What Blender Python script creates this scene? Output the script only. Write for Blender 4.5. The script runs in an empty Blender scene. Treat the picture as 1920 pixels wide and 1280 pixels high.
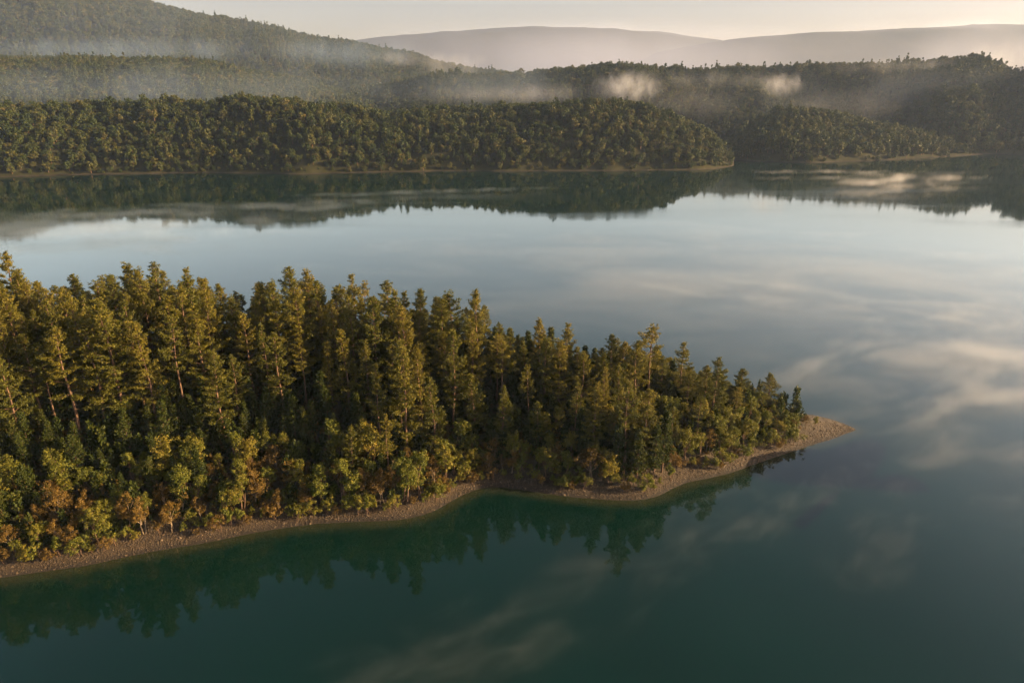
import bpy, math, random
import numpy as np
from mathutils import Vector

SC = bpy.context.scene
COL = SC.collection
R = math.radians

# ------------------------------------------------------------------ camera
CAM_H = 60.0
FPX = 1300.0                       # focal length in photo pixels (1920 wide)
PITCH = math.atan((640 - 150) / FPX)
CP, SP = math.cos(PITCH), math.sin(PITCH)
cam_d = bpy.data.cameras.new('camera')
cam = bpy.data.objects.new('camera', cam_d)
COL.objects.link(cam)
cam.location = (0, 0, CAM_H)
cam.rotation_euler = (R(90) - PITCH, 0, 0)
cam_d.sensor_width = 36.0
cam_d.lens = FPX / 1920 * 36.0
cam_d.clip_start = 0.5
cam_d.clip_end = 20000
SC.camera = cam

def ground(px, py):
    """bearing and drop measured in the photo -> point on the lake level"""
    a = PITCH + math.atan((py - 640) / FPX)
    y = CAM_H / math.tan(a)
    return ((px - 960) / FPX * (y * CP + CAM_H * SP), y)

def height_at(py, y):
    a = PITCH + math.atan((py - 640) / FPX)
    return CAM_H - y * math.tan(a)

def x_at(px, y, z):
    return (px - 960) / FPX * (y * CP - (z - CAM_H) * SP)

def project(x, y, z):
    dz = z - CAM_H
    dep = y * CP - dz * SP
    return 960 + FPX * x / dep, 640 - FPX * (y * SP + dz * CP) / dep

# ------------------------------------------------------------------ noise
def vnoise(x, y, seed=0):
    xi = np.floor(x).astype(np.int64); yi = np.floor(y).astype(np.int64)
    xf = x - xi; yf = y - yi
    def h(a, b):
        n = (a * 374761393 + b * 668265263 + seed * 1442695041) & 0x7fffffff
        n = ((n ^ (n >> 13)) * 1274126177) & 0x7fffffff
        n = n ^ (n >> 16)
        return (n & 0xffff) / 65535.0
    u = xf * xf * (3 - 2 * xf); v = yf * yf * (3 - 2 * yf)
    return (h(xi, yi) * (1 - u) + h(xi + 1, yi) * u) * (1 - v) + (h(xi, yi + 1) * (1 - u) + h(xi + 1, yi + 1) * u) * v - 0.5

def fbm(x, y, seed=0, octv=4):
    s = 0; a = 1.0
    for o in range(octv):
        s = s + a * vnoise(x * 2 ** o + 17.3 * o, y * 2 ** o - 9.1 * o, seed + o); a *= 0.5
    return s

def smooth(a, b, x):
    t = np.clip((x - a) / (b - a), 0, 1)
    return t * t * (3 - 2 * t)

# ------------------------------------------------------------------ mesh helpers
class MB:
    def __init__(self):
        self.v = []; self.f = []; self.n = 0; self.t = []; self.m = []
    def add(self, verts, faces, tint=None, mat=0):
        verts = np.asarray(verts, float).reshape(-1, 3)
        self.v.append(verts)
        k = len(faces)
        for fc in faces:
            self.f.append([int(i) + self.n for i in fc])
        self.t.append(np.full(k, 0.5) if tint is None else np.asarray(tint, float))
        self.m.append(np.full(k, mat, int))
        self.n += len(verts)
    def mesh(self, name, mats, smooth_shade=False):
        me = bpy.data.meshes.new(name)
        me.from_pydata(np.concatenate(self.v).tolist(), [], self.f)
        a = me.attributes.new('tint', 'FLOAT', 'FACE')
        a.data.foreach_set('value', np.concatenate(self.t).astype(np.float32))
        for m in mats: me.materials.append(m)
        me.polygons.foreach_set('material_index', np.concatenate(self.m).astype(np.int32))
        if smooth_shade:
            me.polygons.foreach_set('use_smooth', np.ones(len(me.polygons), bool))
        me.update()
        return me

def tube(mb, pts, radii, sides=6, mat=0, tint=0.5):
    pts = np.asarray(pts, float); n = len(pts)
    d = np.gradient(pts, axis=0)
    d /= np.linalg.norm(d, axis=1)[:, None] + 1e-9
    V = []
    for i in range(n):
        ref = np.array([1.0, 0, 0]) if abs(d[i][0]) < 0.8 else np.array([0, 1.0, 0])
        u = np.cross(d[i], ref); u /= np.linalg.norm(u); w = np.cross(d[i], u)
        for k in range(sides):
            a = 2 * math.pi * k / sides
            V.append(pts[i] + radii[i] * (math.cos(a) * u + math.sin(a) * w))
    F = []
    for i in range(n - 1):
        for k in range(sides):
            k2 = (k + 1) % sides
            F.append((i * sides + k, i * sides + k2, (i + 1) * sides + k2, (i + 1) * sides + k))
    F.append(tuple((n - 1) * sides + k for k in range(sides)))
    mb.add(V, F, [tint] * len(F), mat)

def blades(mb, rng, cen, rad, per, ln, wd, axis=None, up=0.35, tint=None, squash=0.75, mat=0, shell=False):
    """leaf-sized diamonds scattered round each cluster centre"""
    cen = np.asarray(cen, float); n = len(cen)
    c = np.repeat(cen, per, axis=0)
    o = rng.normal(size=(n * per, 3)); o /= np.linalg.norm(o, axis=1)[:, None]
    rr = np.repeat(np.broadcast_to(np.asarray(rad, float), (n,)), per)
    p = c + o * (rr * rng.uniform(0.25, 1.0, n * per) ** 0.6)[:, None] * np.array([1, 1, squash])
    d = o + np.array([0, 0, up]) + 0.5 * rng.normal(size=o.shape)
    if axis is not None:
        d = d + np.repeat(np.asarray(axis), per, axis=0)
    d /= np.linalg.norm(d, axis=1)[:, None]
    if shell:          # leaves lie on the crown, facing outward
        nn = o + 0.38 * rng.normal(size=o.shape) + np.array([0, 0, 0.3]); nn /= np.linalg.norm(nn, axis=1)[:, None]
        d = np.cross(nn, d); d /= np.linalg.norm(d, axis=1)[:, None] + 1e-9
    w = np.cross(nn, d) if shell else np.cross(d, rng.normal(size=d.shape)); w /= np.linalg.norm(w, axis=1)[:, None] + 1e-9
    L = ln * rng.uniform(0.6, 1.3, n * per)[:, None]; W = wd * rng.uniform(0.6, 1.3, n * per)[:, None]
    a = p - d * L * 0.5; b = p + d * L * 0.5
    m = p - d * L * 0.08
    V = np.stack([a, m + w * W * 0.5, b, m - w * W * 0.5], axis=1).reshape(-1, 3)
    k = n * per
    F = np.arange(k * 4).reshape(k, 4).tolist()
    ct = rng.uniform(0, 1, n) if tint is None else np.asarray(tint)
    t = np.clip(np.repeat(ct, per) * 0.65 + rng.uniform(0, 0.35, k), 0, 1)
    mb.add(V, F, t, mat)

# ------------------------------------------------------------------ materials
def new_mat(name):
    m = bpy.data.materials.new(name); m.use_nodes = True
    nt = m.node_tree; nt.nodes.clear()
    out = nt.nodes.new('ShaderNodeOutputMaterial')
    return m, nt, out

def N(nt, typ, **kw):
    n = nt.nodes.new(typ)
    for k, v in kw.items():
        if k == 'inp':
            for i, val in v.items(): n.inputs[i].default_value = val
        else: setattr(n, k, v)
    return n

def ramp(nt, stops, interp='LINEAR'):
    n = nt.nodes.new('ShaderNodeValToRGB'); cr = n.color_ramp; cr.interpolation = interp
    while len(cr.elements) < len(stops): cr.elements.new(0.5)
    for e, (p, c) in zip(cr.elements, stops):
        e.position = p; e.color = (*c, 1) if len(c) == 3 else c
    return n

def math_(nt, op, a=None, b=None, **kw):
    n = nt.nodes.new('ShaderNodeMath'); n.operation = op
    for i, x in enumerate((a, b)):
        if x is None: continue
        if isinstance(x, (int, float)): n.inputs[i].default_value = x
        else: nt.links.new(x, n.inputs[i])
    return n.outputs[0]

def foliage_mat(name, stops, trans=0.3, wob=0.35):
    m, nt, out = new_mat(name); L = nt.links
    at = N(nt, 'ShaderNodeAttribute', attribute_name='tint')
    oi = N(nt, 'ShaderNodeObjectInfo')
    s = math_(nt, 'ADD', math_(nt, 'MULTIPLY', at.outputs['Fac'], 1 - wob), math_(nt, 'MULTIPLY', oi.outputs['Random'], wob))
    cr = ramp(nt, stops); L.new(s, cr.inputs[0])
    p = N(nt, 'ShaderNodeBsdfPrincipled'); p.inputs['Roughness'].default_value = 0.55
    p.inputs['Specular IOR Level'].default_value = 0.12
    L.new(cr.outputs[0], p.inputs['Base Color'])
    t = N(nt, 'ShaderNodeBsdfTranslucent'); L.new(cr.outputs[0], t.inputs['Color'])
    mx = N(nt, 'ShaderNodeMixShader'); mx.inputs[0].default_value = trans
    L.new(p.outputs[0], mx.inputs[1]); L.new(t.outputs[0], mx.inputs[2]); L.new(mx.outputs[0], out.inputs[0])
    return m

def bark_mat(name, a, b):
    m, nt, out = new_mat(name); L = nt.links
    g = N(nt, 'ShaderNodeTexCoord'); mp = N(nt, 'ShaderNodeMapping'); mp.inputs['Scale'].default_value = (4, 4, 0.8)
    L.new(g.outputs['Object'], mp.inputs[0])
    no = N(nt, 'ShaderNodeTexNoise'); no.inputs['Scale'].default_value = 2.0; no.inputs['Detail'].default_value = 4
    L.new(mp.outputs[0], no.inputs[0])
    cr = ramp(nt, [(0.3, a), (0.7, b)]); L.new(no.outputs[0], cr.inputs[0])
    p = N(nt, 'ShaderNodeBsdfPrincipled'); p.inputs['Roughness'].default_value = 0.9
    L.new(cr.outputs[0], p.inputs['Base Color']); L.new(p.outputs[0], out.inputs[0])
    return m

M_PINE = foliage_mat('pine_needles', [(0.0, (0.0346, 0.0448, 0.0102)), (0.45, (0.0760, 0.0792, 0.0132)), (0.8, (0.1441, 0.1198, 0.0175)), (1.0, (0.2076, 0.1444, 0.0255))])
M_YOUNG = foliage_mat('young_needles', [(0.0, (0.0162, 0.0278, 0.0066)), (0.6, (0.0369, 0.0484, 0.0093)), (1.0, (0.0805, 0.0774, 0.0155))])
M_LEAF = foliage_mat('broad_leaves', [(0.0, (0.0449, 0.0656, 0.0114)), (0.5, (0.1029, 0.1074, 0.0163)), (1.0, (0.2186, 0.1550, 0.0243))])
M_AUTUMN = foliage_mat('autumn_leaves', [(0.0, (0.0509, 0.0367, 0.0113)), (0.4, (0.0969, 0.0630, 0.0161)), (0.75, (0.1529, 0.0968, 0.0239)), (1.0, (0.1121, 0.1063, 0.0212))])
M_FAR = foliage_mat('far_leaves', [(0.0, (0.0191, 0.0329, 0.0108)), (0.45, (0.0370, 0.0507, 0.0132)), (0.8, (0.0670, 0.0671, 0.0180)), (1.0, (0.0957, 0.0684, 0.0239))], trans=0.2, wob=0.6)
M_BARK = bark_mat('pine_bark', (0.0434, 0.0261, 0.0165), (0.1488, 0.0841, 0.0468))
M_PALE = bark_mat('pale_bark', (0.0960, 0.0696, 0.0440), (0.2160, 0.1624, 0.1045))

def shore_mat():
    m, nt, out = new_mat('shore_and_litter'); L = nt.links
    g = N(nt, 'ShaderNodeNewGeometry'); sx = N(nt, 'ShaderNodeSeparateXYZ'); L.new(g.outputs['Position'], sx.inputs[0])
    n1 = N(nt, 'ShaderNodeTexNoise'); n1.inputs['Scale'].default_value = 0.5; n1.inputs['Detail'].default_value = 6; L.new(g.outputs['Position'], n1.inputs[0])
    n2 = N(nt, 'ShaderNodeTexNoise'); n2.inputs['Scale'].default_value = 4.0; n2.inputs['Detail'].default_value = 5; L.new(g.outputs['Position'], n2.inputs[0])
    vo = N(nt, 'ShaderNodeTexVoronoi'); vo.inputs['Scale'].default_value = 4.5; L.new(g.outputs['Position'], vo.inputs[0])
    peb = ramp(nt, [(0.0, (0.0230, 0.0145, 0.0066)), (0.35, (0.0401, 0.0252, 0.0112)), (0.65, (0.0296, 0.0187, 0.0086)), (1.0, (0.0567, 0.0383, 0.0183))])
    sv = N(nt, 'ShaderNodeSeparateColor'); L.new(vo.outputs['Color'], sv.inputs[0])
    wv = math_(nt, 'SINE', math_(nt, 'ADD', math_(nt, 'MULTIPLY', sx.outputs['Z'], 22.0), math_(nt, 'MULTIPLY', n1.outputs[0], 9.0)))   # strand lines
    L.new(math_(nt, 'ADD', math_(nt, 'ADD', math_(nt, 'MULTIPLY', sv.outputs[0], 0.45), math_(nt, 'MULTIPLY', n1.outputs[0], 0.7)), math_(nt, 'MULTIPLY', wv, 0.16)), peb.inputs[0])
    lit = ramp(nt, [(0.3, (0.045, 0.032, 0.018)), (0.55, (0.075, 0.055, 0.028)), (0.75, (0.055, 0.060, 0.022))]); L.new(n2.outputs[0], lit.inputs[0])
    zz = math_(nt, 'ADD', sx.outputs['Z'], math_(nt, 'MULTIPLY', n1.outputs[0], 0.9))
    mr = N(nt, 'ShaderNodeMapRange'); L.new(zz, mr.inputs[0]); mr.inputs[1].default_value = 1.25; mr.inputs[2].default_value = 1.75
    mx = N(nt, 'ShaderNodeMix', data_type='RGBA'); L.new(mr.outputs[0], mx.inputs[0]); L.new(peb.outputs[0], mx.inputs[6]); L.new(lit.outputs[0], mx.inputs[7])
    # wet rim at the waterline
    wr = N(nt, 'ShaderNodeMapRange'); L.new(math_(nt, 'ADD', sx.outputs['Z'], math_(nt, 'MULTIPLY', n2.outputs[0], 0.10)), wr.inputs[0])
    wr.inputs[1].default_value = 0.12; wr.inputs[2].default_value = 0.34; wr.inputs[3].default_value = 0.32; wr.inputs[4].default_value = 1.0
    mw = N(nt, 'ShaderNodeMix', data_type='RGBA', blend_type='MULTIPLY'); mw.inputs[0].default_value = 1
    L.new(mx.outputs[2], mw.inputs[6]); L.new(wr.outputs[0], mw.inputs[7])
    bp = N(nt, 'ShaderNodeBump'); bp.inputs['Strength'].default_value = 0.9; bp.inputs['Distance'].default_value = 0.12
    L.new(math_(nt, 'ADD', vo.outputs['Distance'], n2.outputs[0]), bp.inputs['Height'])
    p = N(nt, 'ShaderNodeBsdfPrincipled'); p.inputs['Roughness'].default_value = 0.85
    L.new(mw.outputs[2], p.inputs['Base Color']); L.new(bp.outputs[0], p.inputs['Normal']); L.new(p.outputs[0], out.inputs[0])
    return m

def hill_mat():
    m, nt, out = new_mat('hill_ground'); L = nt.links
    g = N(nt, 'ShaderNodeNewGeometry'); sx = N(nt, 'ShaderNodeSeparateXYZ'); L.new(g.outputs['Position'], sx.inputs[0])
    n1 = N(nt, 'ShaderNodeTexNoise'); n1.inputs['Scale'].default_value = 0.12; n1.inputs['Detail'].default_value = 6; L.new(g.outputs['Position'], n1.inputs[0])
    gr = ramp(nt, [(0.35, (0.018, 0.020, 0.009)), (0.6, (0.030, 0.030, 0.012)), (0.8, (0.045, 0.036, 0.016))]); L.new(n1.outputs[0], gr.inputs[0])
    be = ramp(nt, [(0.35, (0.015, 0.013, 0.010)), (0.65, (0.048, 0.038, 0.029))]); L.new(n1.outputs[0], be.inputs[0])
    mr = N(nt, 'ShaderNodeMapRange'); L.new(math_(nt, 'ADD', sx.outputs['Z'], math_(nt, 'MULTIPLY', n1.outputs[0], 0.8)), mr.inputs[0])
    mr.inputs[1].default_value = 0.6; mr.inputs[2].default_value = 1.1
    mx = N(nt, 'ShaderNodeMix', data_type='RGBA'); L.new(mr.outputs[0], mx.inputs[0]); L.new(be.outputs[0], mx.inputs[6]); L.new(gr.outputs[0], mx.inputs[7])
    p = N(nt, 'ShaderNodeBsdfPrincipled'); p.inputs['Roughness'].default_value = 0.95; p.inputs['Specular IOR Level'].default_value = 0.1
    L.new(mx.outputs[2], p.inputs['Base Color']); L.new(p.outputs[0], out.inputs[0])
    return m

def water_mat():
    m, nt, out = new_mat('lake_water'); L = nt.links
    g = N(nt, 'ShaderNodeNewGeometry')
    n1 = N(nt, 'ShaderNodeTexNoise'); n1.inputs['Scale'].default_value = 0.9; n1.inputs['Detail'].default_value = 3; L.new(g.outputs['Position'], n1.inputs[0])
    n2 = N(nt, 'ShaderNodeTexNoise'); n2.inputs['Scale'].default_value = 0.05; n2.inputs['Detail'].default_value = 2; L.new(g.outputs['Position'], n2.inputs[0])
    bp = N(nt, 'ShaderNodeBump'); bp.inputs['Strength'].default_value = 0.05; bp.inputs['Distance'].default_value = 0.05
    L.new(n1.outputs[0], bp.inputs['Height'])
    bc = ramp(nt, [(0.35, (0.0007, 0.0112, 0.0077)), (0.65, (0.0008, 0.0132, 0.0096))]); L.new(n2.outputs[0], bc.inputs[0])
    p = N(nt, 'ShaderNodeBsdfPrincipled'); p.inputs['Roughness'].default_value = 0.05; p.inputs['IOR'].default_value = 1.48
    at = N(nt, 'ShaderNodeAttribute', attribute_name='off_shore')
    sh = N(nt, 'ShaderNodeMapRange', interpolation_type='SMOOTHSTEP'); L.new(math_(nt, 'ADD', at.outputs['Fac'], n1.outputs[0]), sh.inputs[0])
    sh.inputs[1].default_value = 0.3; sh.inputs[2].default_value = 3.4
    mx = N(nt, 'ShaderNodeMix', data_type='RGBA'); L.new(sh.outputs[0], mx.inputs[0]); mx.inputs[6].default_value = (0.022, 0.026, 0.013, 1); L.new(bc.outputs[0], mx.inputs[7])
    # faint wind lanes
    mp = N(nt, 'ShaderNodeMapping'); mp.inputs['Scale'].default_value = (0.006, 0.03, 1); mp.inputs['Rotation'].default_value = (0, 0, R(12)); L.new(g.outputs['Position'], mp.inputs[0])
    n3 = N(nt, 'ShaderNodeTexNoise'); n3.inputs['Scale'].default_value = 1.0; n3.inputs['Detail'].default_value = 4; L.new(mp.outputs[0], n3.inputs[0])
    rr = N(nt, 'ShaderNodeMapRange', interpolation_type='SMOOTHSTEP'); L.new(n3.outputs[0], rr.inputs[0])
    rr.inputs[1].default_value = 0.45; rr.inputs[2].default_value = 0.7; rr.inputs[3].default_value = 0.035; rr.inputs[4].default_value = 0.10
    L.new(rr.outputs[0], p.inputs['Roughness'])
    L.new(mx.outputs[2], p.inputs['Base Color']); L.new(bp.outputs[0], p.inputs['Normal']); L.new(p.outputs[0], out.inputs[0])
    return m

M_SHORE, M_HILL, M_WATER = shore_mat(), hill_mat(), water_mat()

def haze_mat(density, color, aniso):
    m, nt, out = new_mat('haze_air')
    v = N(nt, 'ShaderNodeVolumePrincipled')
    v.inputs['Color'].default_value = (*color, 1); v.inputs['Density'].default_value = density; v.inputs['Anisotropy'].default_value = aniso
    nt.links.new(v.outputs[0], out.inputs['Volume'])
    return m

def mist_mat(name, density, size, rot=0.0, stretch=2.0, lo=0.3, hi=0.75, color=(0.93, 0.94, 0.97)):
    """soft-edged wisp: dense in its middle, torn into streaks by noise"""
    m, nt, out = new_mat(name); L = nt.links
    tc = N(nt, 'ShaderNodeTexCoord')
    g = N(nt, 'ShaderNodeNewGeometry')
    vr = N(nt, 'ShaderNodeVectorRotate', rotation_type='Z_AXIS'); vr.inputs['Angle'].default_value = -rot; L.new(g.outputs['Position'], vr.inputs[0])
    mp = N(nt, 'ShaderNodeMapping'); mp.inputs['Scale'].default_value = (1 / size / stretch, 1 / size, 0.3 / size); L.new(vr.outputs[0], mp.inputs[0])
    no = N(nt, 'ShaderNodeTexNoise'); no.inputs['Scale'].default_value = 1.0; no.inputs['Detail'].default_value = 5; no.inputs['Distortion'].default_value = 0.7
    L.new(mp.outputs[0], no.inputs[0])
    ln = N(nt, 'ShaderNodeVectorMath', operation='LENGTH'); L.new(tc.outputs['Object'], ln.inputs[0])
    rad = math_(nt, 'ADD', ln.outputs['Value'], math_(nt, 'MULTIPLY', math_(nt, 'SUBTRACT', 0.60, no.outputs[0]), 1.5))
    fo = N(nt, 'ShaderNodeMapRange', interpolation_type='SMOOTHERSTEP'); L.new(rad, fo.inputs[0])
    fo.inputs[1].default_value = 1.0; fo.inputs[2].default_value = 0.0; fo.inputs[3].default_value = 0; fo.inputs[4].default_value = 1
    mr = N(nt, 'ShaderNodeMapRange', interpolation_type='SMOOTHSTEP'); L.new(no.outputs[0], mr.inputs[0])
    mr.inputs[1].default_value = lo; mr.inputs[2].default_value = hi
    ed = N(nt, 'ShaderNodeMapRange', interpolation_type='SMOOTHSTEP'); L.new(ln.outputs['Value'], ed.inputs[0])
    ed.inputs[1].default_value = 1.0; ed.inputs[2].default_value = 0.6; ed.inputs[3].default_value = 0; ed.inputs[4].default_value = 1
    de = math_(nt, 'MULTIPLY', math_(nt, 'MULTIPLY', math_(nt, 'MULTIPLY', fo.outputs[0], mr.outputs[0]), ed.outputs[0]), density)
    v = N(nt, 'ShaderNodeVolumePrincipled'); v.inputs['Color'].default_value = (*color, 1); v.inputs['Anisotropy'].default_value = 0.3
    L.new(de, v.inputs['Density']); L.new(v.outputs[0], out.inputs['Volume'])
    return m

# ------------------------------------------------------------------ linking
def link(name, me, parent=None, loc=(0, 0, 0), rot=(0, 0, 0), scale=(1, 1, 1)):
    o = bpy.data.objects.new(name, me); COL.objects.link(o)
    o.location = loc; o.rotation_euler = rot; o.scale = scale
    if parent: o.parent = parent
    return o

def tag(o, label=None, cat=None, group=None, kind=None):
    if label: o['label'] = label
    if cat: o['category'] = cat
    if group: o['group'] = group
    if kind: o['kind'] = kind
    return o

# ------------------------------------------------------------------ the point of land
FRONT = [(1604, 804), (1600, 808), (1586, 813), (1560, 823), (1525, 833), (1490, 845), (1450, 858), (1410, 872), (1370, 886), (1330, 896), (1290, 904), (1262, 915), (1235, 929), (1205, 936),
         (1170, 938), (1130, 936), (1080, 932), (1030, 926), (980, 918), (935, 913), (900, 916), (870, 927), (845, 940), (815, 957), (780, 968), (740, 975), (690, 977),
         (640, 979), (590, 982), (530, 990), (480, 998), (430, 1008), (370, 1020), (300, 1031), (230, 1045), (160, 1060), (90, 1070), (0, 1083), (-90, 1098)]
shore = [ground(*p) for p in FRONT]
xl, yl = shore[-1]
shore += [(xl - 15, yl - 4), (xl - 40, yl - 8), (xl - 60, yl - 6), (-160, 100), (-160, 150)]
shore += [(-130, 158), (-100, 158), (-70, 152), (-40, 148), (-15, 144), (8, 141), (26, 136), (40, 130), (49, 125), ground(1490, 772), ground(1530, 779), ground(1565, 788), ground(1592, 798)]
shore = np.array(shore)
def densify(P, k=4):
    out = []; n = len(P)
    for i in range(n):
        p0, p1, p2, p3 = P[i - 1], P[i], P[(i + 1) % n], P[(i + 2) % n]
        for j in range(k):
            t = j / k
            out.append(0.5 * ((2 * p1) + (-p0 + p2) * t + (2 * p0 - 5 * p1 + 4 * p2 - p3) * t * t + (-p0 + 3 * p1 - 3 * p2 + p3) * t ** 3))
    return np.array(out)
SH = densify(shore)
def sdist(x, y):
    """signed distance to the shoreline, positive on land"""
    P = np.stack([np.ravel(x), np.ravel(y)], 1)
    A = SH; B = np.roll(SH, -1, axis=0); AB = B - A
    best = np.full(len(P), 1e9); inside = np.zeros(len(P), bool)
    for a, b, ab in zip(A, B, AB):
        ap = P - a; t = np.clip((ap @ ab) / (ab @ ab + 1e-12), 0, 1)
        best = np.minimum(best, np.linalg.norm(ap - t[:, None] * ab, axis=1))
        c = (a[1] > P[:, 1]) != (b[1] > P[:, 1])
        with np.errstate(divide='ignore', invalid='ignore'):
            xi = (b[0] - a[0]) * (P[:, 1] - a[1]) / (b[1] - a[1]) + a[0]
        inside ^= c & (P[:, 0] < xi)
    return np.where(inside, best, -best).reshape(np.shape(x))
def ridge_h(x):
    return np.interp(x, [-110, -60, -20, 0, 20, 35, 45, 55, 63], [11, 10.5, 9.5, 8.5, 6.5, 4.2, 2.6, 1.0, 0.2])
def land_z(x, y, d=None):
    if d is None: d = sdist(x, y)
    beach = np.where(d < 0, 0.22 * d, 0.26 * np.minimum(d, 5.0))
    z = beach + ridge_h(x) * smooth(3.0, 27.0, d)
    z = z + 0.30 * fbm(x * 0.22, y * 0.22, 3) * smooth(0.5, 5, d) + 0.10 * fbm(x * 1.1, y * 1.1, 8) * smooth(-0.2, 1.5, d)
    return np.maximum(z, -2.5)

def grid_mesh(name, X, Y, Z, mat):
    ny, nx = X.shape
    V = np.stack([X, Y, Z], -1).reshape(-1, 3)
    i = np.arange(ny * nx).reshape(ny, nx)
    F = np.stack([i[:-1, :-1], i[:-1, 1:], i[1:, 1:], i[1:, :-1]], -1).reshape(-1, 4)
    me = bpy.data.meshes.new(name)
    me.vertices.add(len(V)); me.vertices.foreach_set('co', V.astype(np.float32).ravel())
    me.loops.add(len(F) * 4); me.loops.foreach_set('vertex_index', F.astype(np.int32).ravel())
    me.polygons.add(len(F)); me.polygons.foreach_set('loop_start', np.arange(0, len(F) * 4, 4, dtype=np.int32))
    me.update(calc_edges=True); me.validate()
    me.polygons.foreach_set('use_smooth', np.ones(len(me.polygons), bool))
    me.materials.append(mat)
    return me

gx, gy = np.meshgrid(np.arange(-150, 68, 0.5), np.arange(56, 165, 0.5))
gd = sdist(gx, gy)
tag(link('peninsula', grid_mesh('peninsula', gx, gy, land_z(gx, gy, gd), M_SHORE)), kind='structure')

# ------------------------------------------------------------------ lake
wx = np.concatenate([[-3700, -1500, -600, -300], np.arange(-150, 80.1, 1.0), [160, 400, 900, 1800, 3700]])
wy = np.concatenate([[-280, -60], np.arange(56, 165.1, 1.0), [240, 400, 700, 1500, 4700]])
WX, WY = np.meshgrid(wx, wy)
wm = grid_mesh('lake', WX, WY, WX * 0, M_WATER)
wdp = np.where((WX > -155) & (WX < 85) & (WY > 50) & (WY < 170), -sdist(WX, WY), 50)
at_ = wm.attributes.new('off_shore', 'FLOAT', 'POINT'); at_.data.foreach_set('value', wdp.ravel().astype(np.float32))
tag(link('lake', wm), kind='structure')

# ------------------------------------------------------------------ far hills: (bearing px, shore distance, ridge distance, skyline px)
HILLS = {
    'near_left': dict(tree=9.5, back=120, res=3.5, pw=0.75, cols=[(-420, 430, 505, 172), (0, 467, 545, 186), (200, 482, 560, 184), (400, 487, 565, 183), (560, 484, 560, 183), (660, 488, 560, 190), (720, 492, 560, 206), (765, 494, 555, 235), (805, 495, 545, 285), (835, 497, 530, 318), (880, 497, 525, 345)]),
    'near_mid': dict(tree=9.5, back=120, res=3.5, pw=0.75, cols=[(690, 510, 590, 235), (735, 500, 590, 200), (780, 498, 590, 194), (860, 498, 590, 197), (950, 500, 590, 193), (1080, 500, 585, 186), (1180, 501, 585, 188), (1250, 504, 580, 204), (1310, 508, 575, 232), (1350, 515, 574, 257), (1376, 525, 572, 276), (1391, 536, 572, 288), (1400, 548, 573, 295), (1406, 560, 574, 299), (1410, 572, 576, 304)]),
    'right_spur': dict(tree=9.5, back=160, res=3.5, pw=0.8, cols=[(1300, 590, 640, 300), (1350, 574, 636, 270), (1395, 567, 634, 244), (1425, 560, 635, 216), (1455, 556, 640, 196), (1530, 552, 640, 199), (1620, 560, 640, 221), (1700, 578, 640, 238), (1760, 590, 645, 246), (1820, 604, 652, 256), (1870, 616, 658, 268), (1905, 626, 664, 285), (1930, 640, 668, 300)]),
    'right_ridge': dict(tree=10, back=300, res=6, amp=0.75, pw=0.95, cols=[(560, 770, 1000, 185), (640, 770, 1000, 165), (740, 770, 1000, 150), (860, 765, 980, 138), (960, 760, 960, 132), (1060, 755, 940, 126), (1180, 750, 920, 117), (1300, 730, 900, 125), (1365, 700, 890, 123), (1395, 700, 880, 122), (1500, 715, 870, 118), (1600, 715, 860, 118), (1700, 700, 850, 112), (1760, 640, 840, 107), (1810, 620, 830, 102), (1860, 618, 830, 118), (1893, 616, 820, 130), (1925, 612, 800, 112), (2000, 606, 800, 85), (2400, 590, 800, 70)]),
    'plateau': dict(tree=10, back=250, res=9, amp=0.4, pw=1.0, cols=[(-420, 560, 1100, 95), (0, 570, 1120, 103), (200, 575, 1120, 108), (400, 580, 1100, 116), (540, 580, 1050, 137), (650, 585, 980, 168), (730, 590, 900, 200), (800, 600, 880, 230)]),
    'mountain': dict(tree=10, back=700, res=24, amp=0.6, pw=1.05, cols=[(-600, 1050, 1900, -130), (-150, 1080, 1900, -85), (0, 1100, 1900, -58), (280, 1120, 1900, 2), (400, 1130, 1900, 30), (520, 1130, 1900, 54), (640, 1130, 1900, 78), (760, 1130, 1850, 105), (880, 1130, 1800, 131), (960, 1130, 1800, 145), (1100, 1130, 1800, 165)]),
    'far_west': dict(tree=0, back=400, res=40, amp=0.2, pw=1.0, cols=[(480, 2400, 4100, 110), (600, 2400, 4100, 92), (700, 2400, 4100, 75), (850, 2400, 4100, 62), (1000, 2400, 4100, 55), (1150, 2400, 4100, 58), (1250, 2400, 4100, 66), (1340, 2400, 4100, 78), (1480, 2400, 4100, 110)]),
    'far_east': dict(tree=0, back=400, res=40, amp=0.2, pw=1.0, cols=[(1100, 2300, 3300, 120), (1200, 2300, 3300, 102), (1290, 2300, 3300, 86), (1400, 2300, 3300, 71), (1500, 2300, 3300, 65), (1600, 2300, 3300, 61), (1700, 2300, 3300, 54), (1800, 2300, 3300, 48), (1920, 2300, 3300, 50), (2300, 2300, 3300, 60)]),
}
for hn, h in HILLS.items():
    c = np.array(h['cols'], float)
    h['u'] = (c[:, 0] - 960) / FPX
    h['ds'], h['dr'] = c[:, 1], c[:, 2]
    h['h'] = np.array([height_at(q, d) for q, d in zip(c[:, 3], c[:, 2])]) - h['tree'] * 0.85
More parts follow.
